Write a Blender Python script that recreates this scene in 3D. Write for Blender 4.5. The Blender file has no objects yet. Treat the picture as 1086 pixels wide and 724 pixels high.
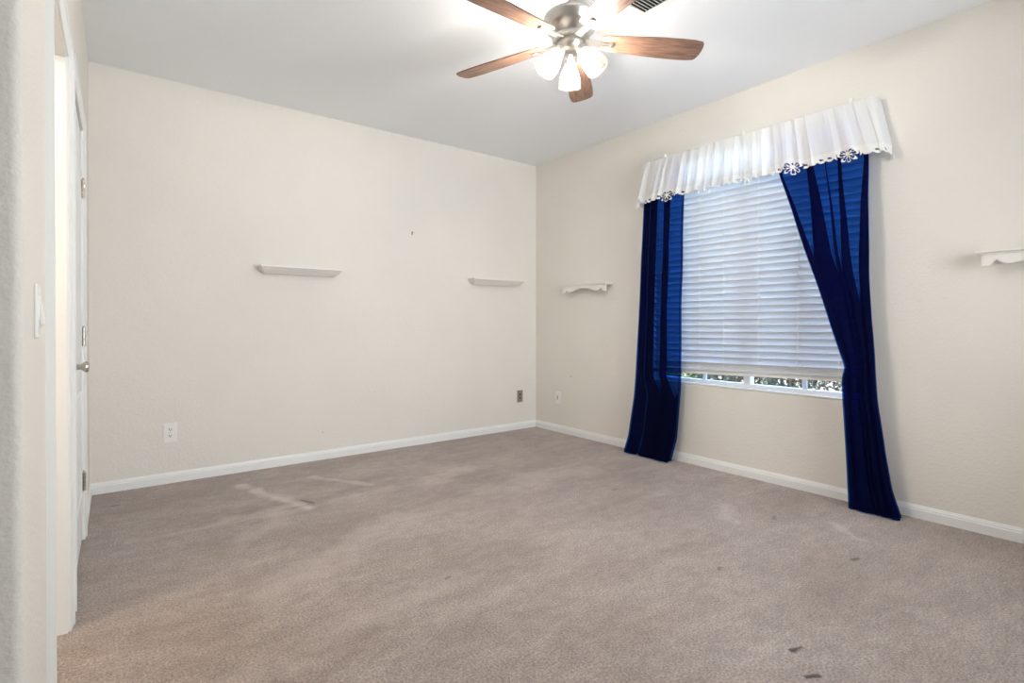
import bpy, bmesh, math, random
from mathutils import Vector, Matrix, noise as mnoise
random.seed(7)
SC = bpy.context.scene
COL = SC.collection
PI = math.pi

# ------------------------------------------------------------------ camera, world, light, exposure
F_PX = 563.0
cd = bpy.data.cameras.new('camera')
cam = bpy.data.objects.new('camera', cd); COL.objects.link(cam)
cd.sensor_width = 36.0
cd.lens = F_PX / 1086 * 36
PITCH = math.radians(0.25)
cd.shift_y = -(362 - 342.6 - F_PX * math.tan(PITCH)) / 1086
cd.clip_start = 0.02
cam.location = (0, 0, 1.0886)
cam.rotation_euler = (PI / 2 - PITCH, 0, -math.radians(37.5))
SC.camera = cam

SC.view_settings.view_transform = 'Standard'
SC.view_settings.look = 'None'
SC.view_settings.gamma = 1
SC.view_settings.use_curve_mapping = False
SC.view_settings.exposure = 0.72

def lin(r, g, b):
    f = lambda c: ((c / 255 + 0.055) / 1.055) ** 2.4 if c > 10 else c / 255 / 12.92
    return (f(r), f(g), f(b), 1)

w = bpy.data.worlds.new('sky'); SC.world = w
w.use_nodes = True
wn = w.node_tree
sky = wn.nodes.new('ShaderNodeTexSky')
sky.sky_type = 'NISHITA'
sky.sun_disc = False
sky.sun_elevation = math.radians(58)
sky.sun_rotation = math.radians(-90)
bg = wn.nodes['Background']
wn.links.new(sky.outputs[0], bg.inputs[0])
bg.inputs[1].default_value = 1.7

def add_light(name, kind, loc, energy, color, rot=(0, 0, 0), **kw):
    l = bpy.data.lights.new(name, kind); l.energy = energy; l.color = color
    for k, v in kw.items(): setattr(l, k, v)
    o = bpy.data.objects.new(name, l); COL.objects.link(o)
    o.location = loc; o.rotation_euler = rot
    return o

# sun comes over the roof from the west, so it lights the garden and not the room
add_light('sun', 'SUN', (0, 0, 8), 1.7, (1, .95, .86), (0, math.radians(-32), 0), angle=math.radians(.6))
# added soft fill from behind the camera, brightens the room; no window there
_p = Vector((2.1, -1.2, 1.45))
rear = add_light('rear_fill', 'AREA', _p, 29, (.88, .95, 1), (Vector((1.55, 4.3, 1.75)) - _p).to_track_quat('-Z', 'Y').to_euler(), shape='RECTANGLE', size=1.7, size_y=1.4)
rear.data.spread = math.radians(112)
# lamp in the small closet behind the open doorway in the left wall
add_light('closet_lamp', 'POINT', (-1.0, 2.12, 2.2), 18, (1, .84, .66), shadow_soft_size=.10)
BULB_STRENGTH = 730.0

# ------------------------------------------------------------------ helpers
MATS = {}
def nodes_of(m):
    return m.node_tree.nodes, m.node_tree.links
def base_mat(name, col, rough=.5, metal=0, spec=None):
    m = bpy.data.materials.new(name); m.use_nodes = True
    n, l = nodes_of(m); b = n['Principled BSDF']
    b.inputs['Base Color'].default_value = col
    b.inputs['Roughness'].default_value = rough
    b.inputs['Metallic'].default_value = metal
    if spec is not None: b.inputs['Specular IOR Level'].default_value = spec
    MATS[name] = m
    return m
def noise_bump(m, scale, strength, dist=.002, detail=3, coord='Object', stretch=None):
    n, l = nodes_of(m); b = n['Principled BSDF']
    tc = n.new('ShaderNodeTexCoord'); nz = n.new('ShaderNodeTexNoise'); bp = n.new('ShaderNodeBump')
    nz.inputs['Scale'].default_value = scale; nz.inputs['Detail'].default_value = detail
    src = tc.outputs[coord]
    if stretch:
        mp = n.new('ShaderNodeMapping'); mp.inputs['Scale'].default_value = stretch
        l.new(src, mp.inputs[0]); src = mp.outputs[0]
    l.new(src, nz.inputs['Vector'])
    bp.inputs['Strength'].default_value = strength; bp.inputs['Distance'].default_value = dist
    l.new(nz.outputs['Fac'], bp.inputs['Height']); l.new(bp.outputs[0], b.inputs['Normal'])
    return nz
def mottled(m, c1, c2, scale, detail=4, coord='Object', stretch=None, lo=.35, hi=.65):
    n, l = nodes_of(m); b = n['Principled BSDF']
    tc = n.new('ShaderNodeTexCoord'); nz = n.new('ShaderNodeTexNoise'); cr = n.new('ShaderNodeValToRGB')
    nz.inputs['Scale'].default_value = scale; nz.inputs['Detail'].default_value = detail
    src = tc.outputs[coord]
    if stretch:
        mp = n.new('ShaderNodeMapping'); mp.inputs['Scale'].default_value = stretch
        l.new(src, mp.inputs[0]); src = mp.outputs[0]
    l.new(src, nz.inputs['Vector'])
    cr.color_ramp.elements[0].position = lo; cr.color_ramp.elements[0].color = c1
    cr.color_ramp.elements[1].position = hi; cr.color_ramp.elements[1].color = c2
    l.new(nz.outputs['Fac'], cr.inputs[0]); l.new(cr.outputs[0], b.inputs['Base Color'])
    return cr

PM = {}                      # matrices of parents, so parts can be written in world coordinates
def mat_of(o): return PM.get(o.name, Matrix.Identity(4))
def obj(name, bm, mat, parent=None, smooth=False, local=False, angle=35):
    """link the bmesh as ONE object; vertices are world coordinates unless local"""
    me = bpy.data.meshes.new(name)
    o = bpy.data.objects.new(name, me); COL.objects.link(o)
    if parent is not None:
        o.parent = parent
        if not local: bm.transform(mat_of(parent).inverted())
    else:
        vs = [v.co for v in bm.verts]
        c = Vector(((min(v.x for v in vs) + max(v.x for v in vs)) / 2,
                    (min(v.y for v in vs) + max(v.y for v in vs)) / 2, min(v.z for v in vs)))
        bm.transform(Matrix.Translation(-c)); o.location = c
        PM[o.name] = Matrix.Translation(c)
    if parent is not None: PM[o.name] = mat_of(parent)
    bm.normal_update()
    bm.to_mesh(me); bm.free()
    if isinstance(mat, (list, tuple)):
        for m in mat: me.materials.append(m)
    else: me.materials.append(mat)
    if smooth:
        for p in me.polygons: p.use_smooth = True
        if angle:
            try: me.set_sharp_from_angle(angle=math.radians(angle))
            except Exception: pass
    return o
def struct(o):
    o['kind'] = 'structure'; return o
def tag(o, label, cat, group=None):
    o['label'] = label; o['category'] = cat
    if group: o['group'] = group
    return o
def thing(name, label, cat, loc, rotz=0, group=None):
    o = bpy.data.objects.new(name, None); COL.objects.link(o)
    o.location = loc; o.rotation_euler = (0, 0, rotz); o.empty_display_size = .05
    PM[o.name] = Matrix.Translation(loc) @ Matrix.Rotation(rotz, 4, 'Z')
    return tag(o, label, cat, group)

def box(bm, x0, x1, y0, y1, z0, z1, M=None, bevel=0):
    t = bmesh.new()
    vs = [t.verts.new((x, y, z)) for x in (x0, x1) for y in (y0, y1) for z in (z0, z1)]
    for f in ((0, 1, 3, 2), (4, 6, 7, 5), (0, 4, 5, 1), (2, 3, 7, 6), (0, 2, 6, 4), (1, 5, 7, 3)):
        t.faces.new([vs[i] for i in f])
    if bevel: bmesh.ops.bevel(t, geom=t.edges[:], offset=bevel, segments=2, affect='EDGES', profile=.5)
    merge(bm, t, M)
def merge(bm, t, M=None):
    if M is not None: t.transform(M)
    me = bpy.data.meshes.new('tmp'); t.to_mesh(me); t.free()
    bm.from_mesh(me); bpy.data.meshes.remove(me)
def prism(bm, pts, h0, h1, M=None):
    """polygon in x,y extruded along z"""
    t = bmesh.new()
    a = [t.verts.new((p[0], p[1], h0)) for p in pts]; b = [t.verts.new((p[0], p[1], h1)) for p in pts]
    n = len(pts)
    t.faces.new(a[::-1]); t.faces.new(b)
    for i in range(n): t.faces.new((a[i], a[(i + 1) % n], b[(i + 1) % n], b[i]))
    bmesh.ops.recalc_face_normals(t, faces=t.faces[:])
    merge(bm, t, M)
def lathe(bm, prof, seg=32, M=None, close=False):
    t = bmesh.new(); rings = []
    for r, z in prof:
        if r < 1e-6: rings.append([t.verts.new((0, 0, z))])
        else: rings.append([t.verts.new((r * math.cos(2 * PI * k / seg), r * math.sin(2 * PI * k / seg), z)) for k in range(seg)])
    for a, b in zip(rings, rings[1:]):
        for k in range(seg):
            k2 = (k + 1) % seg
            if len(a) == 1 and len(b) > 1: t.faces.new((a[0], b[k], b[k2]))
            elif len(b) == 1 and len(a) > 1: t.faces.new((a[k], a[k2], b[0]))
            elif len(a) > 1: t.faces.new((a[k], a[k2], b[k2], b[k]))
    bmesh.ops.recalc_face_normals(t, faces=t.faces[:])
    merge(bm, t, M)
def tube(bm, pts, r, seg=10, M=None):
    t = bmesh.new(); pts = [Vector(p) for p in pts]; rings = []
    for i, p in enumerate(pts):
        d = (pts[min(i + 1, len(pts) - 1)] - pts[max(i - 1, 0)]).normalized()
        u = d.cross(Vector((0, 0, 1)) if abs(d.z) < .9 else Vector((1, 0, 0))).normalized(); v = d.cross(u)
        rings.append([t.verts.new(p + (u * math.cos(2 * PI * k / seg) + v * math.sin(2 * PI * k / seg)) * r) for k in range(seg)])
    for a, b in zip(rings, rings[1:]):
        for k in range(seg): t.faces.new((a[k], a[(k + 1) % seg], b[(k + 1) % seg], b[k]))
    t.faces.new(rings[0]); t.faces.new(rings[-1])
    bmesh.ops.recalc_face_normals(t, faces=t.faces[:])
    merge(bm, t, M)
def interp(tab, z):
    """piecewise-smooth lookup in [(z, value)...] sorted by falling z"""
    if z >= tab[0][0]: return tab[0][1]
    for (z0, v0), (z1, v1) in zip(tab, tab[1:]):
        if z >= z1:
            k = (z0 - z) / (z0 - z1); return v0 + (v1 - v0) * k
    return tab[-1][1]

# ------------------------------------------------------------------ materials
wall_m = base_mat('warm_white_wall_paint', lin(232, 224, 214), .75, spec=.25)
noise_bump(wall_m, 75, .65, .004, 3)
mottled(wall_m, lin(232, 226.8, 219), lin(234, 228.8, 221), 3, 3)
ceil_m = base_mat('white_ceiling_paint', lin(246, 247, 249), .85, spec=.2)
noise_bump(ceil_m, 75, .35, .004, 3)
trim_m = base_mat('white_trim_paint', lin(240, 240, 238), .38, spec=.45)
noise_bump(trim_m, 30, .03, .001)
door_m = base_mat('white_door_paint', lin(238, 239, 240), .42)
noise_bump(door_m, 60, .04, .001)
white_plastic = base_mat('white_plastic', lin(240, 238, 232), .35)
noise_bump(white_plastic, 200, .02, .0005)
shelf_m = base_mat('white_shelf_paint', lin(236, 232, 226), .45)
noise_bump(shelf_m, 45, .05, .001)
dark_m = base_mat('dark_slot', lin(26, 23, 22), .6)
noise_bump(dark_m, 90, .02, .0005)
grey_plate_m = base_mat('grey_metal_plate', lin(150, 146, 140), .45, .5)
noise_bump(grey_plate_m, 160, .05, .0005)
nickel = base_mat('brushed_nickel', lin(216, 213, 207), .32, 1)
noise_bump(nickel, 40, .05, .0005, 2, stretch=(1, 1, 14))
steel = base_mat('satin_steel', lin(190, 184, 172), .28, 1)
noise_bump(steel, 60, .03, .0005)
vinyl = base_mat('white_vinyl', lin(235, 237, 240), .4)
noise_bump(vinyl, 50, .02, .0005)

# carpet
carpet = base_mat('taupe_carpet', lin(165, 150, 143), .95, spec=.1)
def build_carpet():
    n, l = nodes_of(carpet); b = n['Principled BSDF']
    tc = n.new('ShaderNodeTexCoord'); geo = n.new('ShaderNodeNewGeometry')
    pos = geo.outputs['Position']
    def mth(op, a, c=None, clamp=False):
        q = n.new('ShaderNodeMath'); q.operation = op; q.use_clamp = clamp
        for i, v in enumerate((a, c)):
            if v is None: continue
            if isinstance(v, (int, float)): q.inputs[i].default_value = v
            else: l.new(v, q.inputs[i])
        return q.outputs[0]
    def noise(scale, detail, rot=0, stretch=(1, 1, 1), rough=.55):
        mp = n.new('ShaderNodeMapping'); mp.inputs['Rotation'].default_value = (0, 0, rot); mp.inputs['Scale'].default_value = stretch
        q = n.new('ShaderNodeTexNoise'); q.inputs['Scale'].default_value = scale; q.inputs['Detail'].default_value = detail
        q.inputs['Roughness'].default_value = rough
        l.new(pos, mp.inputs[0]); l.new(mp.outputs[0], q.inputs['Vector']); return q.outputs['Fac']
    def ramp(fac, stops):
        cr = n.new('ShaderNodeValToRGB'); e = cr.color_ramp.elements
        e[0].position, e[0].color = stops[0]; e[1].position, e[1].color = stops[-1]
        for p, c in stops[1:-1]:
            x = e.new(p); x.color = c
        l.new(fac, cr.inputs[0]); return cr.outputs[0]
    def mix(kind, fac, a, c):
        q = n.new('ShaderNodeMix'); q.data_type = 'RGBA'; q.blend_type = kind
        if isinstance(fac, (int, float)): q.inputs[0].default_value = fac
        else: l.new(fac, q.inputs[0])
        for i, v in ((6, a), (7, c)):
            if isinstance(v, tuple): q.inputs[i].default_value = v
            else: l.new(v, q.inputs[i])
        return q.outputs[2]
    big = noise(1.5, 5, .4, (1, 1.7, 1))
    col = ramp(big, [(.30, lin(152, 137, 128)), (.5, lin(164, 150, 142)), (.72, lin(177, 164, 156))])
    streak = noise(3.2, 4, math.radians(38), (1, 2.2, 1))
    sv = ramp(streak, [(.35, (.88, .88, .88, 1)), (.65, (1.06, 1.06, 1.06, 1))])
    col = mix('MULTIPLY', .6, col, sv)
    # vacuum tracks towards the far corner
    tracks = noise(5.0, 1, math.radians(-12), (.35, 2.6, 1))
    col = mix('MULTIPLY', .16, col, ramp(tracks, [(.40, (.86, .86, .86, 1)), (.6, (1.08, 1.07, 1.06, 1))]))
    mid = noise(13, 6, .2, (1, 1.5, 1), .65)
    col = mix('MULTIPLY', .8, col, ramp(mid, [(.34, (.84, .83, .82, 1)), (.66, (1.12, 1.12, 1.12, 1))]))
    fine = noise(120, 6, 0, (1, 1, 1), .8)
    col = mix('MULTIPLY', 1, col, ramp(fine, [(.38, (.50, .49, .48, 1)), (.62, (1.48, 1.48, 1.48, 1))]))
    wob = noise(7, 3)
    def seg(p0, p1, wid):
        """soft mask round a segment on the floor, edges broken up by noise"""
        sx = n.new('ShaderNodeSeparateXYZ'); l.new(pos, sx.inputs[0])
        dx, dy = p1[0] - p0[0], p1[1] - p0[1]; L2 = dx * dx + dy * dy
        ax = mth('SUBTRACT', sx.outputs[0], p0[0]); ay = mth('SUBTRACT', sx.outputs[1], p0[1])
        t = mth('DIVIDE', mth('ADD', mth('MULTIPLY', ax, dx), mth('MULTIPLY', ay, dy)), L2, clamp=True)
        qx = mth('SUBTRACT', ax, mth('MULTIPLY', t, dx)); qy = mth('SUBTRACT', ay, mth('MULTIPLY', t, dy))
        d = mth('SQRT', mth('ADD', mth('MULTIPLY', qx, qx), mth('MULTIPLY', qy, qy)))
        d = mth('ADD', d, mth('MULTIPLY', mth('SUBTRACT', wob, .5), wid * 3.2))
        return mth('SUBTRACT', 1, mth('DIVIDE', d, wid), clamp=True)
    def over(col, mask, c, k): return mix('MIX', mth('MULTIPLY', mask, k * (.75 if c[0] > .3 else 1.3), True), col, c)
    pale = lin(222, 210, 202)
    for p0, p1, wid, k in [((.72, 3.92), (.95, 3.20), .05, .75), ((1.16, 3.85), (1.42, 3.42), .04, .5), ((.98, 3.22), (1.5, 3.30), .05, .25),
                           ((.10, 3.25), (.95, 3.22), .05, .3), ((.55, 3.28), (.85, 3.30), .07, .35),
                           ((.55, 2.3), (1.35, 2.75), .16, .28), ((.55, 2.95), (.75, 3.10), .10, .3), ((1.75, 3.2), (2.2, 3.35), .13, .35),
                           ((2.35, 2.9), (2.9, 2.75), .16, .25), ((3.0, 1.05), (3.15, 1.22), .04, .6), ((2.75, 1.6), (2.95, 1.75), .07, .4), ((.25, 1.75), (1.2, 1.95), .1, .2)]:
        col = over(col, seg(p0, p1, wid), pale, k)
    dk = lin(62, 48, 40)
    for p0, p1, wid, k in [((1.815, .83), (1.855, .82), .012, .9), ((1.71, .74), (1.745, .722), .011, .9), ((2.73, .98), (2.77, .97), .014, .6), ((2.15, 1.30), (2.17, 1.31), .012, .5),
                           ((.96, 3.38), (1.0, 3.28), .018, .5), ((1.15, 1.96), (1.17, 1.97), .012, .35), ((3.1, 4.1), (3.14, 4.08), .02, .8), ((.03, 3.96), (.06, 3.95), .015, .6), ((2.63, 2.34), (2.68, 2.35), .015, .5), ((2.95, 1.45), (2.99, 1.47), .012, .4)]:
        col = over(col, seg(p0, p1, wid), dk, k)
    l.new(col, b.inputs['Base Color'])
    bp = n.new('ShaderNodeBump'); bp.inputs['Strength'].default_value = .6; bp.inputs['Distance'].default_value = .006
    h = mth('ADD', fine, mth('MULTIPLY', noise(24, 3), .8))
    l.new(h, bp.inputs['Height']); l.new(bp.outputs[0], b.inputs['Normal'])
    b.inputs['Sheen Weight'].default_value = .25
    b.inputs['Sheen Roughness'].default_value = .6
build_carpet()

# wood of the fan blades, grain along the local x axis
wood = base_mat('walnut_blade', lin(124, 92, 76), .42)
cr = mottled(wood, lin(84, 60, 50), lin(146, 112, 92), 9, 6, stretch=(1.2, 12, 12), lo=.3, hi=.7)
noise_bump(wood, 14, .06, .001, 4, stretch=(1, 14, 1))

# clear glass that lets shadow rays through
def thin_glass(name, tint=(1, 1, 1, 1), refl=.10):
    m = bpy.data.materials.new(name); m.use_nodes = True
    n, l = nodes_of(m); n.remove(n['Principled BSDF'])
    tr = n.new('ShaderNodeBsdfTransparent'); tr.inputs[0].default_value = tint
    gl = n.new('ShaderNodeBsdfGlossy'); gl.inputs['Roughness'].default_value = .03
    fr = n.new('ShaderNodeLayerWeight'); fr.inputs['Blend'].default_value = .35
    mx = n.new('ShaderNodeMixShader')
    mt = n.new('ShaderNodeMath'); mt.operation = 'MULTIPLY_ADD'; mt.inputs[1].default_value = .75; mt.inputs[2].default_value = refl * .3
    nz = n.new('ShaderNodeTexNoise'); nz.inputs['Scale'].default_value = 40
    bp = n.new('ShaderNodeBump'); bp.inputs['Strength'].default_value = .05; bp.inputs['Distance'].default_value = .001
    l.new(nz.outputs['Fac'], bp.inputs['Height']); l.new(bp.outputs[0], gl.inputs['Normal'])
    l.new(fr.outputs['Fresnel'], mt.inputs[0]); l.new(mt.outputs[0], mx.inputs[0])
    l.new(tr.outputs[0], mx.inputs[1]); l.new(gl.outputs[0], mx.inputs[2])
    l.new(mx.outputs[0], n['Material Output'].inputs[0])
    return m
shade_glass = thin_glass('clear_seeded_shade_glass', (.98, .97, .95, 1), .2)
n, l = nodes_of(shade_glass)
tl = n.new('ShaderNodeBsdfTranslucent'); tl.inputs[0].default_value = (.95, .86, .66, 1)
mx = n.new('ShaderNodeMixShader'); mx.inputs[0].default_value = .06
o_ = n['Material Output']; src = o_.inputs[0].links[0].from_socket
l.new(src, mx.inputs[1]); l.new(tl.outputs[0], mx.inputs[2]); l.new(mx.outputs[0], o_.inputs[0])
pane_glass = thin_glass('window_glass', (.94, .96, .97, 1), .1)

# cloth that passes some light straight through and some scattered
def cloth(name, diff, trans, see, w_trans, w_see, weave=900, rough_dark=None):
    m = bpy.data.materials.new(name); m.use_nodes = True
    n, l = nodes_of(m); b = n['Principled BSDF']
    b.inputs['Base Color'].default_value = diff; b.inputs['Roughness'].default_value = .8
    b.inputs['Specular IOR Level'].default_value = .2
    tl = n.new('ShaderNodeBsdfTranslucent'); tl.inputs[0].default_value = trans
    tp = n.new('ShaderNodeBsdfTransparent'); tp.inputs[0].default_value = see
    m1 = n.new('ShaderNodeMixShader'); m2 = n.new('ShaderNodeMixShader')
    m1.inputs[0].default_value = w_trans; m2.inputs[0].default_value = w_see
    l.new(b.outputs[0], m1.inputs[1]); l.new(tl.outputs[0], m1.inputs[2])
    l.new(m1.outputs[0], m2.inputs[1]); l.new(tp.outputs[0], m2.inputs[2])
    l.new(m2.outputs[0], n['Material Output'].inputs[0])
    tc = n.new('ShaderNodeTexCoord'); nz = n.new('ShaderNodeTexNoise'); nz.inputs['Scale'].default_value = weave
    bp = n.new('ShaderNodeBump'); bp.inputs['Strength'].default_value = .15; bp.inputs['Distance'].default_value = .0006
    l.new(tc.outputs['Object'], nz.inputs['Vector']); l.new(nz.outputs['Fac'], bp.inputs['Height']); l.new(bp.outputs[0], b.inputs['Normal'])
    return m
navy = cloth('navy_curtain_cloth', lin(10, 15, 40), lin(10, 40, 130), (.045, .22, .78, 1), .06, .43)
navy.node_tree.nodes['Principled BSDF'].inputs['Specular IOR Level'].default_value = .05
sheer = cloth('white_valance_cloth', lin(236, 235, 232), lin(240, 243, 250), (.95, .96, 1, 1), .14, .012)
lace_m = cloth('white_lace_cloth', lin(244, 242, 238), lin(240, 240, 240), (1, 1, 1, 1), .15, .0)
slat_m = cloth('white_blind_slat', lin(226, 228, 231), lin(235, 240, 250), (1, 1, 1, 1), .0, .0, 60)
for nd in slat_m.node_tree.nodes:
    if nd.type == 'BSDF_PRINCIPLED': nd.inputs['Roughness'].default_value = .45

# ------------------------------------------------------------------ the room shell
XR, YB, ZC = 3.608, 4.289, 2.74         # right wall, back wall, ceiling
XL = -.079                              # left wall at the far corner
LW = Matrix.Translation((XL, YB, 0)) @ Matrix.Rotation(-.0145, 4, 'Z')   # left wall: x = out into the room, y = -distance from the corner

bm = bmesh.new(); box(bm, -1.7, XR + .02, -1.4, YB + .02, -.12, 0); struct(obj('floor', bm, carpet))
bm = bmesh.new(); box(bm, -1.7, XR + .16, -1.4, YB + .14, ZC, ZC + .15); struct(obj('ceiling', bm, ceil_m))
bm = bmesh.new(); box(bm, -1.7, XR + .16, YB, YB + .12, 0, ZC); struct(obj('wall_back', bm, wall_m))
bm = bmesh.new(); box(bm, -1.7, XR + .16, -1.4, -1.28, 0, ZC); struct(obj('wall_front', bm, wall_m))
bm = bmesh.new(); box(bm, -1.7, -1.58, -1.28, YB, 0, ZC); struct(obj('wall_far_left', bm, wall_m))
# right wall with the window opening; rounded drywall corners on the reveal
WY0, WY1, WZ0, WZ1, WT = 1.225, 2.775, .617, 2.43, .15
bm = bmesh.new()
def reveal_ring(x, grow):
    y0, y1, z0, z1 = WY0 - grow, WY1 + grow, WZ0 - grow, WZ1 + grow
    return [bm.verts.new((x, y, z)) for y, z in ((y0, z0), (y1, z0), (y1, z1), (y0, z1))]
rad = .012
rings = []
for k in range(7):
    a = k / 6 * PI / 2
    rings.append(reveal_ring(XR + rad * (1 - math.cos(a)) , rad * (1 - math.sin(a))))
rings.append(reveal_ring(XR + WT, 0))
outer_front = [bm.verts.new((XR, y, z)) for y, z in ((-1.4, 0), (YB, 0), (YB, ZC), (-1.4, ZC))]
outer_back = [bm.verts.new((XR + WT, y, z)) for y, z in ((-1.4, 0), (YB, 0), (YB, ZC), (-1.4, ZC))]
seq = [outer_front] + rings + [outer_back, outer_front]
for a, b in zip(seq, seq[1:]):
    for k in range(4): bm.faces.new((a[k], a[(k + 1) % 4], b[(k + 1) % 4], b[k]))
bmesh.ops.recalc_face_normals(bm, faces=bm.faces[:])
struct(obj('wall_right', bm, wall_m))

# left wall: full piece, over the door, between, over the doorway, and the corner with the entry wall
bm = bmesh.new()
DB0, DB1, DA0, DA1 = .868, 1.632, 1.85, 2.49      # door leaf span and open doorway span, measured from the corner
box(bm, -.115, 0, -DB0, 0, 0, ZC, LW)
box(bm, -.115, 0, -DB1, -DB0, 2.052, ZC, LW)
box(bm, -.115, 0, -DA0, -DB1, 0, ZC, LW)
box(bm, -.115, 0, -DA1, -DA0, 2.032, ZC, LW)
R = .02; END = 2.935
plan = [(0, -DA1), (-.115, -DA1), (-.115, -(END - .115)), (-1.45, -(END - .115)), (-1.45, -END)]
for k in range(9):
    a = -PI / 2 + k / 8 * PI / 2
    plan.append((-R + R * math.cos(a), -(END - R) + R * math.sin(a)))
prism(bm, plan, 0, ZC, LW)
struct(obj('wall_left', bm, wall_m, smooth=True, angle=30))
bm = bmesh.new(); box(bm, -1.48, -.115, -1.72, -1.62, 0, ZC, LW); struct(obj('wall_closet', bm, wall_m))

# baseboards: a moulded profile swept along the wall
def base_profile(h=.072, t=.013):
    return [(0, 0), (t, 0), (t, h * .66), (t * .75, h * .72), (t * .78, h * .80), (t * .5, h * .90), (t * .3, h), (0, h)]
def sweep_straight(bm, prof, p0, p1, n):
    """profile (out, up) along p0-p1; n = direction out of the wall"""
    p0, p1, n = Vector(p0), Vector(p1), Vector(n)
    t = bmesh.new()
    a = [t.verts.new(p0 + n * o + Vector((0, 0, u))) for o, u in prof]; b = [t.verts.new(p1 + n * o + Vector((0, 0, u))) for o, u in prof]
    k = len(prof)
    t.faces.new(a); t.faces.new(b)
    for i in range(k): t.faces.new((a[i], a[(i + 1) % k], b[(i + 1) % k], b[i]))
    bmesh.ops.recalc_face_normals(t, faces=t.faces[:])
    merge(bm, t)
bm = bmesh.new(); sweep_straight(bm, base_profile(), (XL, YB, 0), (XR, YB, 0), (0, -1, 0)); struct(obj('baseboard_back', bm, trim_m))
bm = bmesh.new(); sweep_straight(bm, base_profile(), (XR, -1.28, 0), (XR, YB - .001, 0), (-1, 0, 0)); struct(obj('baseboard_right', bm, trim_m))
bm = bmesh.new()
nl = (LW.to_3x3() @ Vector((1, 0, 0)))
sweep_straight(bm, base_profile(), LW @ Vector((0, -.795, 0)), LW @ Vector((0, 0, 0)), nl)
struct(obj('baseboard_left', bm, trim_m))

# door casings (moulded, two legs and a head) and jamb linings
def casing(bm, s0, s1, ztop, wid=.062, t=.018):
    prof = [(0, 0), (wid, 0), (wid, t), (wid * .8, t), (wid * .72, t * .8), (wid * .3, t * .62), (wid * .15, t * .66), (0, t * .45)]
    for s, sg in ((s0, 1), (s1, -1)):     # legs; outward side is +s for sg=-1
        pts = [(o, s - sg * u) for u, o in prof]
        prism(bm, [(p[0], -p[1]) for p in pts], 0, ztop + wid, LW)
    M = LW @ Matrix(((0, 1, 0, 0), (0, 0, 1, 0), (1, 0, 0, 0), (0, 0, 0, 1)))   # profile (u up, o out) extruded along the wall
    prism(bm, [(ztop + u, o) for u, o in prof], -(s1 + wid), -(s0 - wid), M)
bm = bmesh.new(); casing(bm, DA0 + .004, DA1 - .004, 2.026)
for a, b in ((DA0, DA0 + .014), (DA1 - .014, DA1)): box(bm, -.118, 0.001, -b, -a, 0, 2.032, LW)
box(bm, -.118, .001, -DA1, -DA0, 2.018, 2.032, LW)
struct(obj('trim_1', bm, trim_m))
bm = bmesh.new(); casing(bm, DB0 - .006, DB1 + .006, 2.052)
struct(obj('trim_2', bm, trim_m))

# the closed two-panel door with an arched upper panel
LEAF0, LEAF1 = DB0 + .003, DB1 - .003
bm = bmesh.new(); box(bm, -.036, -.001, -LEAF1, -LEAF0, .012, 2.044, LW, .002)
door = struct(obj('door_1', bm, door_m))
def ring_panel(name, outline):
    """sunk moulding frame and raised field, outline in (s, z)"""
    bm = bmesh.new()
    cx = sum(p[0] for p in outline) / len(outline); cz = sum(p[1] for p in outline) / len(outline)
    def scaled(d):
        out = []
        for s, z in outline:
            v = Vector((s - cx, z - cz)); k = max(0, 1 - d / max(abs(v.x), .08)); k2 = max(0, 1 - d / max(abs(v.y), .08))
            out.append((cx + v.x * k, cz + v.y * k2))
        return out
    levels = [(0, -.0012), (.006, .006), (.014, .006), (.022, .001), (.05, .001), (.075, .005)]
    t = bmesh.new(); rr = []
    for d, h in levels: rr.append([t.verts.new((h, -s, z)) for s, z in scaled(d)])
    k = len(outline)
    for a, b in zip(rr, rr[1:]):
        for i in range(k): t.faces.new((a[i], a[(i + 1) % k], b[(i + 1) % k], b[i]))
    t.faces.new(rr[-1])
    bmesh.ops.recalc_face_normals(t, faces=t.faces[:])
    merge(bm, t, LW)
    return obj(name, bm, door_m, door)
s0, s1 = LEAF0 + .11, LEAF1 - .11
ring_panel('panel', [(s0, .25), (s1, .25), (s1, .76), (s0, .76)])
arch = [(s0, .93), (s1, .93), (s1, 1.74)]
for k in range(1, 12):
    u = k / 12; arch.append((s1 + (s0 - s1) * u, 1.74 + .12 * math.sin(PI * u)))
arch.append((s0, 1.74))
ring_panel('panel', arch)
for z in (1.76, 1.02, .295):
    bm = bmesh.new()
    for j in range(5): lathe(bm, [(0, 0), (.0075, 0), (.0075, .0165), (0, .0165)], 12, LW @ Matrix.Translation((.0085, -DB0 - .0005, z - .046 + j * .0185)))
    lathe(bm, [(0, 0), (.005, .001), (.004, .008), (0, .010)], 12, LW @ Matrix.Translation((.0085, -DB0 - .0005, z + .0465)))
    box(bm, -.0008, .0012, -DB0 - .02, -DB0, z - .045, z + .045, LW)
    obj('hinge', bm, steel, door, True)
KM = LW @ Matrix.Translation((0, -(LEAF1 - .068), .914)) @ Matrix.Rotation(PI / 2, 4, 'Y')
bm = bmesh.new()
lathe(bm, [(0, -.001), (.023, -.001), (.023, .005), (.019, .009), (.012, .013), (.0105, .024), (.013, .030), (.020, .036), (.0225, .042), (.021, .048), (.014, .052), (0, .053)], 28, KM)
obj('door_knob', bm, steel, door, True)['label'] = 'satin steel round knob'

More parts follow.
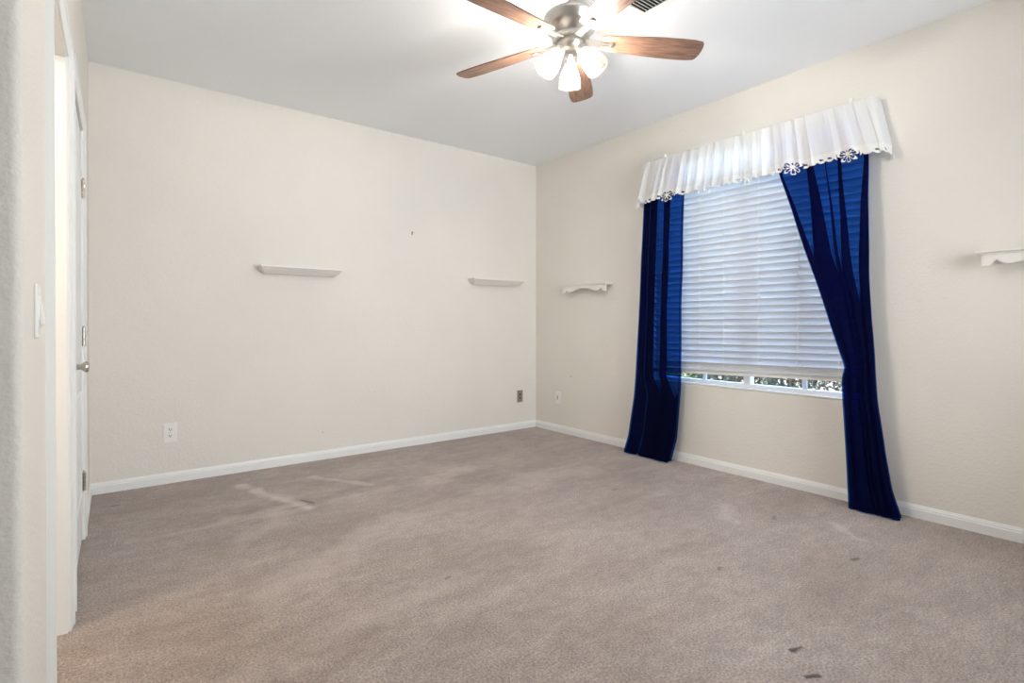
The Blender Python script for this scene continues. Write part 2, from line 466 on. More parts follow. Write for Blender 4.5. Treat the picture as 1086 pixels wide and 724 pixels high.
# ------------------------------------------------------------------ window: vinyl frame, mullion, muntins, panes, sill
FX0, FX1 = XR + .055, XR + .105
bm = bmesh.new()
fr = .035
box(bm, FX0, FX1, WY0, WY1, WZ0, WZ0 + fr, bevel=.003); box(bm, FX0, FX1, WY0, WY1, WZ1 - fr, WZ1, bevel=.003)
box(bm, FX0, FX1, WY0, WY0 + fr, WZ0 + fr, WZ1 - fr, bevel=.003); box(bm, FX0, FX1, WY1 - fr, WY1, WZ0 + fr, WZ1 - fr, bevel=.003)
win = struct(obj('window_1', bm, vinyl))
bm = bmesh.new()
box(bm, FX0 - .004, FX1 + .004, 1.975, 2.025, WZ0 + fr - .012, WZ1 - fr + .002, bevel=.003)
obj('mullion', bm, vinyl, win)
for yc in (1.612, 2.352):
    bm = bmesh.new()
    box(bm, FX0 + .012, FX0 + .028, yc - .017, yc + .002, WZ0 + fr - .004, WZ1 - fr + .004, bevel=.002)
    box(bm, FX1 - .022, FX1 - .006, yc + .006, yc + .020, WZ0 + fr - .004, WZ1 - fr + .004, bevel=.002)
    obj('sash_stile', bm, vinyl, win)
bm = bmesh.new()
box(bm, FX0 + .008, FX1 - .004, WY0 + fr - .003, WY1 - fr + .003, 2.165, 2.2, bevel=.002)
obj('transom_bar', bm, vinyl, win)
for a, b in ((WY0 + fr - .004, 1.977), (2.023, WY1 - fr + .004)):
    bm = bmesh.new(); box(bm, FX0 + .030, FX0 + .034, a, b, WZ0 + fr - .004, WZ1 - fr + .004)
    obj('pane', bm, pane_glass, win)
bm = bmesh.new(); box(bm, XR - .004, FX0 + .001, WY0 + .001, WY1 - .001, WZ0 - .001, WZ0 + .008, bevel=.003)
obj('sill', bm, trim_m, win)

# ------------------------------------------------------------------ horizontal blind
BX = XR + .012
BY0, BY1 = WY0 + .012, WY1 - .012
blind = thing('window_blind', 'white horizontal slat blind lowered almost to the sill inside the window opening', 'blind', (BX, 2.0, .69))
bm = bmesh.new(); box(bm, BX - .022, BX + .035, BY0, BY1, 2.115, 2.165, bevel=.003); obj('headrail', bm, white_plastic, blind)
sl = bmesh.new()
W2, L2 = .0315, (BY1 - BY0) / 2
prof = [(-W2 + 2 * W2 * k / 8, .0050 * (1 - ((k - 4) / 4) ** 2)) for k in range(9)]
top = [(x, z + .0018) for x, z in prof]; bot = [(x, z - .0018) for x, z in prof[::-1]]
M = Matrix(((1, 0, 0, 0), (0, 0, 1, 0), (0, 1, 0, 0), (0, 0, 0, 1)))
prism(sl, top + bot, -L2, L2, M)
first = obj('slat', sl, slat_m, blind, local=True, smooth=True, angle=40)
PITCH_Z, Z_TOP, NS = .0472, 2.085, 29
def tilt_at(z): return .026 * max(0, min(1, (1.25 - z) / .5))
for i in range(NS + 2):
    o = first if i == 0 else first.copy()
    if i: COL.objects.link(o); o.parent = blind
    if i < NS:
        z = Z_TOP - i * PITCH_Z
        o.rotation_euler = (tilt_at(z) * -1, math.radians(50) + random.uniform(-.03, .03), random.uniform(-.002, .002))
        o.location = (random.uniform(-.001, .001), 0, z - .69 + (.012 * max(0, min(1, (1.25 - z) / .5))))
    else:
        o.rotation_euler = (-.026, math.radians(-4), 0); o.location = (0, 0, .047 + .008 * (i - NS))
bm = bmesh.new(); box(bm, BX - .026, BX + .026, BY0, BY1, .712, .736, Matrix.Translation((BX, 2, .72)) @ Matrix.Rotation(-.026, 4, 'X') @ Matrix.Translation((-BX, -2, -.72)), .004)
obj('bottom_rail', bm, white_plastic, blind)
for y in (1.375, 1.62, 1.885, 2.145, 2.345, 2.60):
    bm = bmesh.new()
    tube(bm, [(BX - .0165, y, 2.12), (BX - .0175, y, .735)], .0011, 6)
    tube(bm, [(BX + .0195, y, 2.12), (BX + .0175, y, .735)], .0011, 6)
    for i in range(NS):
        z = Z_TOP - i * PITCH_Z
        tube(bm, [(BX - .017, y, z - .030), (BX + .019, y, z + .012)], .0009, 5)
    obj('ladder_cord', bm, white_plastic, blind)

# ------------------------------------------------------------------ curtain rod (double) on the wall
rod = thing('curtain_rod', 'white double curtain rod with wall returns carrying the valance and both navy curtains', 'curtain rod', (XR, 2.0, 2.36))
def return_rod(bm, x, y0, y1, z, h):
    path = [(XR, y0), (x + .03, y0), (x + .009, y0 + .009), (x, y0 + .03), (x, y1 - .03), (x + .009, y1 - .009), (x + .03, y1), (XR, y1)]
    path = [(a, b) for a, b in path]
    inn = []
    t = bmesh.new()
    rings = []
    for i, (x_, y_) in enumerate(path):
        p = Vector((x_, y_, 0)); d = (Vector((*path[min(i + 1, 7)], 0)) - Vector((*path[max(i - 1, 0)], 0))).normalized()
        nrm = Vector((d.y, -d.x, 0)) * .003
        rings.append([t.verts.new(p + nrm * s + Vector((0, 0, z + q))) for s, q in ((-1, -h / 2), (1, -h / 2), (1, h / 2), (-1, h / 2))])
    for a, b in zip(rings, rings[1:]):
        for k in range(4): t.faces.new((a[k], a[(k + 1) % 4], b[(k + 1) % 4], b[k]))
    t.faces.new(rings[0]); t.faces.new(rings[-1])
    bmesh.ops.recalc_face_normals(t, faces=t.faces[:]); merge(bm, t)
bm = bmesh.new(); return_rod(bm, 3.522, 1.166, 2.826, 2.372, .022); obj('valance_rod', bm, white_plastic, rod)
bm = bmesh.new(); return_rod(bm, 3.553, 1.182, 2.812, 2.330, .022); obj('drapery_rod', bm, white_plastic, rod)
for y in (1.280, 1.944, 2.60):
    bm = bmesh.new()
    box(bm, XR - .002, XR, y - .012, y + .012, 2.33, 2.43, bevel=.0008)
    box(bm, 3.515, XR, y - .004, y + .004, 2.39, 2.398)
    box(bm, 3.510, 3.516, y - .008, y + .008, 2.360, 2.424, bevel=.002)
    lathe(bm, [(0, 0), (.010, .003), (.013, .010), (.009, .017), (0, .019)], 14, Matrix.Translation((3.522, y, 2.405)))
    obj('rod_bracket', bm, white_plastic, rod, True)

# ------------------------------------------------------------------ valance with cutwork hem
V_TOP, V_BOT = 2.396, 2.030
def path_len_tables(y0, y1, xf):
    c = .035
    pts = [(XR - .004, y1)]
    pts.append((xf + c, y1))
    for k in range(1, 8):
        a = k / 8 * PI / 2; pts.append((xf + c - c * math.sin(a), y1 - c + c * math.cos(a)))
    pts.append((xf, y1 - c)); pts.append((xf, y0 + c))
    for k in range(1, 8):
        a = k / 8 * PI / 2; pts.append((xf + c - c * math.cos(a), y0 + c - c * math.sin(a)))
    pts.append((xf + c, y0)); pts.append((XR - .004, y0))
    acc = [0]
    for p, q in zip(pts, pts[1:]): acc.append(acc[-1] + math.dist(p, q))
    return pts, acc
def on_path(tab, u):
    pts, acc = tab; s = u * acc[-1]
    for i in range(len(acc) - 1):
        if s <= acc[i + 1]:
            k = (s - acc[i]) / max(1e-9, acc[i + 1] - acc[i]); p, q = pts[i], pts[i + 1]
            return Vector((p[0] + (q[0] - p[0]) * k, p[1] + (q[1] - p[1]) * k))
    return Vector(pts[-1])
VT = path_len_tables(1.158, 2.832, 3.514); VB = path_len_tables(1.082, 2.868, 3.468)
VLEN = VB[1][-1]
def vnoise(s, k): return mnoise.noise(Vector((s * k, k * 1.7, 3.1)))
def valance_pt(s, v):
    """s = metres along the hem from the left end, v = height above the hem"""
    u = s / VLEN; k = v / (V_TOP - V_BOT)
    a = on_path(VT, u); b = on_path(VB, u); p = a * k + b * (1 - k)
    e = min(1, s / .12, (VLEN - s) / .12) * .8 + .2
    fold = vnoise(s, 7) * .034 * (1 - .6 * k) + (.5 - 2.2 * abs(vnoise(s, 13))) * .036 * (1 - .4 * k) + vnoise(s, 60) * .009 * k
    fold *= e * min(1, .35 + 3 * abs(k - .955))
    if s < .14 or s > VLEN - .14: nx = Vector((0, 1 if s < .5 else -1)); fold = fold * .5 + .004; p = p + nx * fold
    else: p = p + Vector((-1, 0)) * (fold + .004)
    z = V_BOT + v + .006 * k * vnoise(s, 70) + (.012 * vnoise(s, 6) - .010 * max(0, (s - VLEN + .25) / .25) - .01 * max(0, (.3 - s) / .3)) * (1 - k)
    return Vector((min(p.x, XR - .003), p.y, z))
valance = thing('valance', 'sheer white gathered valance with cutwork lace hem above the window', 'valance', (3.50, 2.0, V_BOT))
LB = .078
bm = bmesh.new()
NU, NV = 520, 26
g = [[bm.verts.new(valance_pt(VLEN * i / NU, LB + (V_TOP - V_BOT - LB) * j / NV)) for j in range(NV + 1)] for i in range(NU + 1)]
for i in range(NU):
    for j in range(NV): bm.faces.new((g[i][j], g[i + 1][j], g[i + 1][j + 1], g[i][j + 1]))
obj('valance_panel', bm, sheer, valance, True, angle=None)
def lace_solid(s, v):
    per = .32
    c = (VLEN - s - .30 + per / 2) % per - per / 2            # distance along from the nearest flower
    d = math.hypot(c, v - .052); th = math.atan2(v - .052, c)
    if d < .062:                                              # flower: ring, petals, centre
        if d > .050 + .009 * math.cos(8 * th): return v > .060 and v < .086
        if math.cos(8 * th) > .1 and .013 < d < .045: return False
        if math.cos(8 * th) < -.55 and .030 < d < .042: return False
        return True
    edge = .044 - .016 * abs(math.sin(PI * s / .05)) ** .6
    if v < edge: return False
    q = (s % .05) / .05 - .5
    leaf = (q * .05 / .013) ** 2 + ((v - .050 + q * .010) / .0062) ** 2
    if leaf < 1 and (s % .15) > .05: return False
    return v < .086
bm = bmesh.new()
CS = .0032; ni = int(VLEN / CS); nj = int(.118 / CS)
gv = {}
def lv(i, j):
    if (i, j) not in gv:
        p = valance_pt(min(VLEN, i * CS), j * CS); gv[(i, j)] = bm.verts.new(p + Vector((-.0022, 0, 0)))
    return gv[(i, j)]
for i in range(ni):
    for j in range(nj):
        if lace_solid((i + .5) * CS, (j + .5) * CS): bm.faces.new((lv(i, j), lv(i + 1, j), lv(i + 1, j + 1), lv(i, j + 1)))
obj('lace_hem', bm, lace_m, valance, True, angle=None)['label'] = 'white cutwork lace hem with flowers'

# ------------------------------------------------------------------ navy curtains
def curtain(label, left, right, zones, xtab, dtab, seed, ztop):
    """left / right: (z, y) edges; zones: single cloth (width, z where it has closed up) or a pleat folded in three"""
    bm = bmesh.new(); NV = 120; rows = []
    for j in range(NV + 1):
        z = ztop + (.006 - ztop) * j / NV
        yl, yr = interp(left, z), interp(right, z); wd = abs(yl - yr); sg = 1 if yr > yl else -1
        xc = interp(xtab, z); dl = interp(dtab, z)
        sw = []
        for kind, w0, zend, zfull in zones:
            sw.append(w0 * max(.004, min(1, (z - zend) / (zfull - zend))) if kind == 's' else 0)
        tot = sum(sw); room = wd - min(tot, wd * .8); sc = min(1, wd * .8 / max(tot, 1e-6))
        fs = sum(q[1] for q in zones if q[0] == 'f')
        y = 0; row = []
        for zi, (kind, w0, zend, zfull) in enumerate(zones):
            wob = .16 * mnoise.noise(Vector((zi * 3.3, z * 1.1, seed)))
            if kind == 's':
                wz = sw[zi] * sc
                for i in range(14):
                    t_ = i / 14; row.append((y + wz * t_, xc + dl * math.cos(PI * t_) * 1.0 + .004 * math.sin(2 * PI * t_ * 2 + zi)))
                y += wz
            else:
                f = room * w0 / fs
                d_ = dl * (1 + wob)
                for i in range(9):
                    t_ = i / 8; row.append((y + f * t_ * 1.04, xc - d_ - .55 * d_ * math.sin(PI * t_)))
                for i in range(9):
                    t_ = i / 9; row.append((y + f * (1.04 - t_ * 1.14), xc - d_ * (1 - t_) * .6))
                for i in range(9):
                    t_ = i / 9; row.append((y + f * (-.08 + 1.08 * t_), xc + d_ * t_ + .15 * d_ * math.sin(PI * t_)))
                y += f
        row.append((y, xc))
        vr = []
        for i, (yy, xx) in enumerate(row):
            nx = .007 * mnoise.noise(Vector((yy * 7, z * 2.2, seed + 4))); ny = .006 * mnoise.noise(Vector((yy * 4, z * 2.7, seed + 9)))
            vr.append(bm.verts.new((min(xx + nx, XR - .006), yl + sg * yy + ny, z)))
        rows.append(vr)
    for a, b in zip(rows, rows[1:]):
        for i in range(len(a) - 1): bm.faces.new((a[i], a[i + 1], b[i + 1], b[i]))
    for _ in range(3): bmesh.ops.smooth_vert(bm, verts=bm.verts[:], factor=.5, use_axis_x=True, use_axis_y=True, use_axis_z=False)
    return tag(obj('curtain', bm, navy, smooth=True, angle=None), label, 'curtain', 'navy curtains at the window')
RIGHT_L = [(2.33, 1.77), (2.056, 1.699), (1.833, 1.621), (1.519, 1.522), (1.278, 1.439), (1.046, 1.364), (.906, 1.318), (.823, 1.288), (.777, 1.306), (.654, 1.302), (.43, 1.292), (.21, 1.277), (0, 1.267)]
RIGHT_R = [(2.33, 1.20), (2.059, 1.194), (1.702, 1.179), (1.375, 1.175), (1.103, 1.16), (.887, 1.142), (.62, 1.123), (.357, 1.091), (.154, 1.055), (0, 1.005)]
curtain('navy curtain gathered to the right of the window beside the right wall shelf, tapering inward', RIGHT_L, RIGHT_R,
        [('f', .025, 0, 0), ('s', .150, 1.50, 2.06), ('f', .060, 0, 0), ('s', .062, 1.38, 2.06), ('f', .014, 0, 0), ('s', .062, 1.38, 2.06), ('f', .030, 0, 0), ('s', .115, 1.2, 2.06), ('f', .032, 0, 0)],
        [(2.33, 3.545), (2.0, 3.520), (1.0, 3.49), (.78, 3.485), (.3, 3.49), (0, 3.485)], [(2.33, .010), (2.0, .012), (1.3, .017), (.8, .021), (.4, .021), (0, .026)], 3.0, 2.345)
LEFT_L = [(2.33, 2.81), (2.057, 2.813), (1.732, 2.823), (1.343, 2.842), (.874, 2.862), (.479, 2.892), (.157, 2.932), (0, 2.985)]
LEFT_R = [(2.33, 2.43), (2.063, 2.435), (1.687, 2.444), (1.18, 2.452), (.817, 2.452), (.599, 2.452), (.379, 2.469), (.194, 2.486), (.023, 2.535), (0, 2.54)]
curtain('navy curtain hanging straight at the left of the window, nearer the room corner', LEFT_L, LEFT_R,
        [('f', .07, 0, 0), ('f', .075, 0, 0), ('s', .055, .50, .68), ('f', .065, 0, 0), ('s', .105, .50, .66), ('f', .012, 0, 0)],
        [(2.33, 3.545), (2.0, 3.53), (1.0, 3.52), (.3, 3.51), (0, 3.50)], [(2.33, .010), (2.0, .012), (1.0, .017), (.3, .024), (0, .032)], 11.0, 2.345)

# ------------------------------------------------------------------ ceiling fan with three lamps
FC = (1.787, 1.864)
fan = thing('ceiling_fan', 'five-blade walnut ceiling fan with brushed nickel motor and three lit glass lamps', 'ceiling fan', (*FC, ZC))
def fz(z): return Matrix.Translation((FC[0], FC[1], z))
bm = bmesh.new(); lathe(bm, [(0, 0), (.062, 0), (.066, -.01), (.064, -.03), (.045, -.052), (.018, -.06), (0, -.06)], 40, fz(ZC)); obj('canopy', bm, nickel, fan, True)
bm = bmesh.new(); lathe(bm, [(0, 2.69), (.0135, 2.69), (.0135, 2.60), (0, 2.60)], 24, fz(0)); obj('downrod', bm, nickel, fan, True)
bm = bmesh.new()
lathe(bm, [(0, 2.626), (.028, 2.626), (.033, 2.618), (.033, 2.590), (.05, 2.582), (.10, 2.573), (.126, 2.562), (.131, 2.554), (.131, 2.546), (.127, 2.538), (.123, 2.512), (.116, 2.500), (.086, 2.476), (.080, 2.470), (.080, 2.462), (0, 2.462)], 64, fz(0))
obj('motor_housing', bm, nickel, fan, True)
bm = bmesh.new(); lathe(bm, [(0, 2.463), (.086, 2.463), (.090, 2.458), (.090, 2.450), (.086, 2.446), (0, 2.446)], 48, fz(0)); obj('flywheel', bm, nickel, fan, True)
kit_bm = bmesh.new(); lathe(kit_bm, [(0, 2.447), (.060, 2.447), (.064, 2.440), (.064, 2.418), (.055, 2.400), (.038, 2.386), (.014, 2.378), (.010, 2.366), (0, 2.364)], 48, fz(0))
obj('light_kit_cup', kit_bm, nickel, fan, True)
# blade, local x outwards, root at the hub axis
def blade_outline():
    pr = [(.150, .040), (.165, .050), (.22, .054), (.32, .061), (.44, .068), (.54, .070), (.60, .068), (.635, .062)]
    up = [(x, h) for x, h in pr]
    tip = [(.646, .052), (.652, .03), (.655, 0), (.652, -.03), (.646, -.052)]
    return up + tip + [(x, -h) for x, h in pr[::-1]]
bb = bmesh.new(); prism(bb, blade_outline(), -.003, .0035)
bmesh.ops.bevel(bb, geom=[e for e in bb.edges if len(e.link_faces) == 2 and e.calc_face_angle(0) > 1], offset=.0015, segments=2, affect='EDGES')
ib = bmesh.new()
prism(ib, [(.07, .022), (.10, .019), (.16, .0125), (.20, .0125), (.20, -.0125), (.16, -.0125), (.10, -.019), (.07, -.022)], -.010, -.0032)
box(ib, .196, .212, -.014, .014, -.0125, -.0032, bevel=.002)
for x in (.165, .188): lathe(ib, [(.0045, -.010), (.004, -.0125), (0, -.0130)], 12, Matrix.Translation((x, 0, 0)))
bl0 = br0 = None
for k in range(5):
    a = math.radians(-32 + 72 * k)
    M = Matrix.Translation((0, 0, 2.452 - ZC)) @ Matrix.Rotation(a, 4, 'Z') @ Matrix.Rotation(math.radians(1.8), 4, 'Y') @ Matrix.Rotation(math.radians(-12), 4, 'X')
    if k == 0:
        bl0 = obj('blade', bb, wood, fan, local=True); br0 = obj('blade_bracket', ib, nickel, bl0, local=True)
        b_, r_ = bl0, br0
    else:
        b_ = bl0.copy(); COL.objects.link(b_); b_.parent = fan
        r_ = br0.copy(); COL.objects.link(r_); r_.parent = b_
    b_.matrix_local = M
# lamps
bulb_m = bpy.data.materials.new('lit_bulb'); bulb_m.use_nodes = True
n, l = nodes_of(bulb_m); n.remove(n['Principled BSDF'])
em = n.new('ShaderNodeEmission'); em.inputs[0].default_value = (1, .975, .935, 1); em.inputs[1].default_value = BULB_STRENGTH
l.new(em.outputs[0], n['Material Output'].inputs[0])
sh = bmesh.new()
outer = [(.024, 0), (.026, -.012), (.036, -.034), (.046, -.058), (.052, -.085), (.055, -.110), (.058, -.120)]
lathe(sh, outer + [(r - .0022, z) for r, z in outer[::-1]], 40)
so = bmesh.new(); lathe(so, [(0, .046), (.012, .046), (.014, .030), (.020, .024), (.027, .016), (.028, -.006), (.020, -.008), (.015, -.020), (0, -.020)], 32)
bu = bmesh.new(); lathe(bu, [(0, -.018), (.010, -.020), (.011, -.030), (.015, -.044), (.0185, -.058), (.018, -.070), (.012, -.080), (0, -.084)], 20)
s0_ = k0_ = b0_ = None
for k, az in enumerate((48, 168, 288)):
    a = math.radians(az)
    M = Matrix.Translation((0, 0, 2.408 - ZC)) @ Matrix.Rotation(a, 4, 'Z') @ Matrix.Translation((.068, 0, -.028)) @ Matrix.Rotation(math.radians(-37), 4, 'Y')
    if k == 0:
        s0_ = obj('lamp_shade', sh, shade_glass, fan, True, True, None)
        k0_ = obj('lamp_socket', so, nickel, s0_, True, True); b0_ = obj('light_bulb', bu, bulb_m, s0_, True, True)
        s_ = s0_
    else:
        s_ = s0_.copy(); COL.objects.link(s_); s_.parent = fan
        for q in (k0_, b0_):
            c = q.copy(); COL.objects.link(c); c.parent = s_
    s_.matrix_local = M

# ------------------------------------------------------------------ ceiling air register
vent = thing('ceiling_vent', 'white louvred air vent in the ceiling beside the fan', 'vent', (2.10, 1.86, ZC))
vx0, vx1, vy0, vy1 = 1.90, 2.312, 1.63, 2.105
bm = bmesh.new()
t = .012
for a in ((vx0, vx1, vy0, vy0 + .035), (vx0, vx1, vy1 - .035, vy1), (vx0, vx0 + .035, vy0 + .035, vy1 - .035), (vx1 - .035, vx1, vy0 + .035, vy1 - .035),
          (vx0 + .035, vx1 - .035, 1.812, 1.832), (vx0 + .035, vx1 - .035, 1.962, 1.982)):
    box(bm, a[0], a[1], a[2], a[3], ZC - t, ZC - .0005, bevel=.003)
obj('vent_frame', bm, white_plastic, vent)
bm = bmesh.new(); box(bm, vx0 + .03, vx1 - .03, vy0 + .03, vy1 - .03, ZC - .0012, ZC - .0002); obj('vent_opening', bm, dark_m, vent)
lv0 = bmesh.new(); box(lv0, -(vx1 - vx0) / 2 + .036, (vx1 - vx0) / 2 - .036, -.0008, .0008, -.007, .007)
lo = None
for bank, (y0, y1, ang, st) in enumerate(((vy0 + .04, 1.81, -40, .0185), (1.838, 1.958, 74, .0125), (1.986, vy1 - .038, 74, .0125))):
    k = int((y1 - y0) / st)
    for i in range(k + 1):
        if lo is None: lo = obj('louver', lv0, white_plastic, vent, local=True); o = lo
        else: o = lo.copy(); COL.objects.link(o); o.parent = vent
        o.location = (.006, y0 + (y1 - y0) * i / k - 1.86, -.0075); o.rotation_euler = (math.radians(ang), 0, 0)

# ------------------------------------------------------------------ wall shelves
def crown_shelf(x0, x1, label, z=1.517):
    """ledge of crown moulding on the back wall, ends mitred back to the wall"""
    prof = [(.120, z), (.120, z - .012), (.112, z - .016), (.104, z - .022), (.092, z - .034), (.078, z - .043), (.066, z - .047), (.060, z - .056), (.0, z - .056)]
    bm = bmesh.new(); lo, ln = [], []
    L, Rr = [], []
    for d, zz in prof:
        ins = (.120 - d) * .62 if d > 0 else (.060) * .62
        L.append([bm.verts.new((x0 + ins, YB, zz)), bm.verts.new((x0 + ins, YB - d, zz))])
        Rr.append([bm.verts.new((x1 - ins, YB, zz)), bm.verts.new((x1 - ins, YB - d, zz))])
    n = len(prof) - 1
    for i in range(n):
        bm.faces.new((L[i][1], Rr[i][1], Rr[i + 1][1], L[i + 1][1]))
        bm.faces.new((L[i][0], L[i][1], L[i + 1][1], L[i + 1][0]))
        bm.faces.new((Rr[i][1], Rr[i][0], Rr[i + 1][0], Rr[i + 1][1]))
    bm.faces.new((L[0][0], Rr[0][0], Rr[0][1], L[0][1]))
    bm.faces.new((L[0][0], L[n][0], Rr[n][0], Rr[0][0]))
    bmesh.ops.remove_doubles(bm, verts=bm.verts[:], dist=1e-5)
    bmesh.ops.recalc_face_normals(bm, faces=bm.faces[:])
    return tag(obj('wall_shelf', bm, shelf_m), label, 'shelf', 'crown moulding ledges on the back wall')
crown_shelf(.902, 1.508, 'white crown moulding ledge on the back wall, the one farther from the room corner')
crown_shelf(2.753, 3.365, 'white crown moulding ledge on the back wall, close to the room corner', 1.518)
def apron_shelf(yc, label, z=1.452):
    """small shelf with a scalloped apron on the right wall; yc = centre"""
    th = thing('wall_shelf', label, 'shelf', (XR, yc, z - .08), group='scalloped shelves on the right wall')
    h = .300
    bm = bmesh.new()
    box(bm, 3.506, XR, yc - h, yc + h, z - .010, z, bevel=.003)
    box(bm, 3.514, XR, yc - h + .010, yc + h - .010, z - .019, z - .0098, bevel=.003)
    obj('shelf_board', bm, shelf_m, th)
    half = [(-.278, 0), (-.278, -.056), (-.250, -.056), (-.243, -.050), (-.232, -.036), (-.222, -.026), (-.213, -.034), (-.198, -.044), (-.180, -.049), (-.160, -.049), (-.130, -.041), (-.095, -.030), (-.06, -.0225), (-.03, -.019)]
    pts = half + [(0, -.018)] + [(-a, b) for a, b in half[::-1]]
    M = Matrix(((0, 0, 1, 0), (1, 0, 0, yc), (0, 1, 0, z - .0188), (0, 0, 0, 1)))
    bm = bmesh.new(); prism(bm, pts, 3.520, 3.536, M); obj('scalloped_apron', bm, shelf_m, th)
    for sy in (-.2, .2):
        bm = bmesh.new(); box(bm, 3.536, XR, yc + sy - .008, yc + sy + .008, z - .055, z - .0188, bevel=.002); obj('bracket', bm, shelf_m, th)
apron_shelf(3.510, 'small white scalloped shelf on the right wall between the room corner and left curtain')
apron_shelf(.408, 'white scalloped shelf on the right wall, cut off by the right edge of the photo')

# ------------------------------------------------------------------ outlets, plates and the switch
def plate_thing(name, label, cat, M, wd, ht, mat, kind):
    """M maps (x right, y up, z out of the wall)"""
    base = M @ Vector((0, -ht / 2, 0))
    th = thing(name, label, cat, base)
    bm = bmesh.new(); box(bm, -wd / 2, wd / 2, -ht / 2, ht / 2, 0, .006, M, .0022); obj('cover_plate', bm, mat, th)
    if kind == 'duplex':
        for sy in (.0215, -.0215):
            bm = bmesh.new()
            pts = [(.0165 * math.cos(a), max(-.0125, min(.0125, .0165 * math.sin(a))) + sy) for a in [2 * PI * k / 32 for k in range(32)]]
            prism(bm, pts, .005, .0078, M); rc = obj('receptacle', bm, white_plastic, th)
            bm = bmesh.new()
            box(bm, -.0086, -.0048, sy - .001, sy + .0090, .0070, .0081, M); box(bm, .0046, .0084, sy - .001, sy + .0080, .0070, .0081, M)
            lathe(bm, [(0, .0070), (.0030, .0070), (.0030, .0081), (0, .0081)], 12, M @ Matrix.Translation((0, sy - .0065, 0)))
            obj('contact_slots', bm, dark_m, rc)['label'] = 'dark contact slots'
        bm = bmesh.new(); lathe(bm, [(0, .0078), (.0028, .0072), (.0028, .0055), (0, .0055)], 12, M); obj('screw', bm, steel, th)
    elif kind == 'jack':
        for sy in (.018, -.018):
            bm = bmesh.new(); box(bm, -.008, .008, sy - .008, sy + .008, .005, .0072, M, .001); obj('jack', bm, dark_m, th)['label'] = 'small dark jack'
    elif kind == 'decora':
        bm = bmesh.new(); box(bm, -.0168, .0168, -.0335, .0335, .005, .0085, M, .0015); rc = obj('device_face', bm, white_plastic, th)
        bm = bmesh.new(); box(bm, -.006, .006, -.020, .020, .0080, .0088, M); obj('centre_slot', bm, grey_plate_m, rc)
    elif kind == 'rocker':
        bm = bmesh.new(); box(bm, -.0170, .0170, -.0335, .0335, .0045, .0072, M, .001); rc = obj('rocker_frame', bm, white_plastic, th)
        bm = bmesh.new(); box(bm, -.0145, .0145, -.031, .031, -.002, .0055, M @ Matrix.Translation((0, 0, .0065)) @ Matrix.Rotation(math.radians(-7), 4, 'X'), .0015); obj('rocker', bm, white_plastic, rc)
        for sy in (.048, -.048):
            bm = bmesh.new(); lathe(bm, [(0, .0072), (.0028, .0066), (.0028, .0055), (0, .0055)], 12, M @ Matrix.Translation((0, sy, 0))); obj('screw', bm, white_plastic, th)
    return th
def back_M(x, z): return Matrix(((1, 0, 0, x), (0, 0, -1, YB), (0, 1, 0, z), (0, 0, 0, 1)))
def right_M(y, z): return Matrix(((0, 0, -1, XR), (-1, 0, 0, y), (0, 1, 0, z), (0, 0, 0, 1)))
def left_M(s, z): return LW @ Matrix(((0, 0, 1, 0), (1, 0, 0, -s), (0, 1, 0, z), (0, 0, 0, 1)))
plate_thing('wall_outlet', 'white duplex outlet low on the back wall near the door', 'outlet', back_M(.352, .342), .080, .132, white_plastic, 'duplex')
plate_thing('wall_jack', 'small grey plate with two dark jacks low on the back wall by the corner', 'wall plate', back_M(3.391, .338), .070, .120, grey_plate_m, 'jack')
plate_thing('wall_outlet', 'white outlet plate low on the right wall beneath the scalloped shelf', 'outlet', right_M(3.942, .344), .074, .122, white_plastic, 'decora')
plate_thing('light_switch', 'white rocker light switch on the left wall before the open doorway', 'light switch', left_M(2.742, 1.115), .072, .116, white_plastic, 'rocker')

# nails left in the walls
def nail(M, label, k=1.0):
    M = M @ Matrix.Diagonal((k, k, 1, 1))
    bm = bmesh.new()
    lathe(bm, [(0, .017), (.0045, .017), (.0048, .015), (.0018, .0145), (.0016, 0), (0, 0)], 10, M)
    box(bm, -.004, .004, -.014, .006, 0, .0016, M)
    return tag(obj('picture_nail', bm, grey_plate_m), label, 'nail')
nail(back_M(2.17, 1.893), 'small picture nail high on the bare back wall between the two ledges', 1.5)
nail(back_M(1.381, .219), 'tiny nail low on the back wall just above the baseboard', .5)
nail(right_M(3.751, .57), 'tiny nail on the right wall above and right of the white outlet plate', .6)

# ------------------------------------------------------------------ the garden outside the window
gravel = base_mat('garden_gravel', lin(196, 180, 158), .95); mottled(gravel, lin(120, 106, 92), lin(172, 158, 140), 40, 5)
block = base_mat('tan_block_wall', lin(214, 196, 172), .9); noise_bump(block, 25, .3, .01); mottled(block, lin(164, 146, 124), lin(184, 168, 146), 6, 4)
bm = bmesh.new(); box(bm, XR + WT + .01, 14, -8, 16, -.2, -.05); struct(obj('ground', bm, gravel))
bm = bmesh.new(); box(bm, 9.0, 9.2, -8, 16, -.06, 1.75); struct(obj('wall_garden', bm, block))
bark = base_mat('shrub_bark', lin(96, 78, 60), .9); noise_bump(bark, 40, .4, .005)
def leaf_mat(name, c1, c2):
    m = base_mat(name, c1, .45); mottled(m, c1, c2, 5, 3); return m
g_dark = leaf_mat('dark_leaf', lin(38, 56, 40), lin(62, 82, 56)); g_light = leaf_mat('yellow_green_leaf', lin(88, 112, 52), lin(124, 142, 76)); g_grey = leaf_mat('grey_green_leaf', lin(84, 94, 78), lin(116, 126, 104))
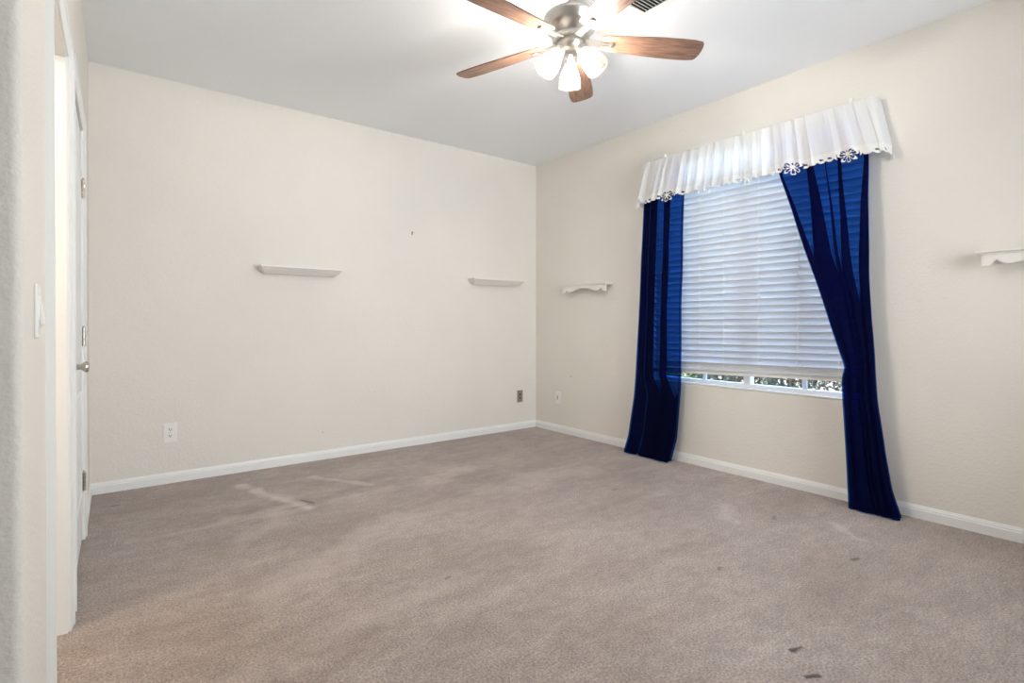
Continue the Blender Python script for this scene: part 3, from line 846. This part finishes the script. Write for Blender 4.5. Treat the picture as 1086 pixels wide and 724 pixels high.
def shrub(x, y, rad, ht, mat, label, seed, ls=.045):
    rnd = random.Random(seed)
    th = thing('shrub', label, 'shrub', (x, y, -.05), group='shrubs outside the window')
    bm = bmesh.new()
    for k in range(5):
        a = rnd.uniform(0, 2 * PI); r = rnd.uniform(.3, .6) * rad
        tube(bm, [(x + .02 * math.cos(a), y + .02 * math.sin(a), -.05), (x + .4 * r * math.cos(a), y + .4 * r * math.sin(a), ht * .35), (x + r * math.cos(a), y + r * math.sin(a), ht * .75)], .012, 7)
    obj('stem', bm, bark, th, True)
    bm = bmesh.new()
    for k in range(3400):
        d = Vector((rnd.gauss(0, 1), rnd.gauss(0, 1), rnd.gauss(0, 1))).normalized() * rnd.uniform(.35, 1) ** .5
        p = Vector((x + d.x * rad, y + d.y * rad, ht * .52 + d.z * ht * .52))
        if p.z < 0: continue
        s = ls * rnd.uniform(.6, 1.3)
        M = Matrix.Translation(p) @ Matrix.Rotation(rnd.uniform(0, 6.28), 4, 'Z') @ Matrix.Rotation(rnd.uniform(-1.2, .6), 4, 'Y') @ Matrix.Rotation(rnd.uniform(-.6, .6), 4, 'X')
        v = [bm.verts.new(M @ Vector(q)) for q in ((0, 0, 0), (s * .5, s * .26, .1 * s), (s, 0, -.05 * s), (s * .5, -s * .26, .1 * s), (s * .5, 0, 0))]
        bm.faces.new((v[0], v[4], v[1])); bm.faces.new((v[1], v[4], v[2])); bm.faces.new((v[0], v[3], v[4])); bm.faces.new((v[3], v[2], v[4]))
    obj('foliage', bm, mat, th)
shrub(5.5, 3.93, .36, .95, g_light, 'yellow-green shrub outside the window, seen beside the left curtain', 1)
shrub(5.5, 3.19, .36, 1.1, g_dark, 'dark green shrub outside, left of the window mullion', 2)
shrub(5.5, 2.45, .36, 1.15, g_dark, 'dark green shrub outside, just right of the window mullion', 3)
shrub(5.5, 1.71, .36, 1.0, g_grey, 'grey-green shrub outside the window, seen beside the right curtain', 4)
for i, y in enumerate((2.1, 3.06, 4.02, 4.98)):
    shrub(6.5, y, .46, 1.3, g_dark, 'dark shrub of the back row outside the window, glimpsed between the front shrubs', 10 + i, .06)
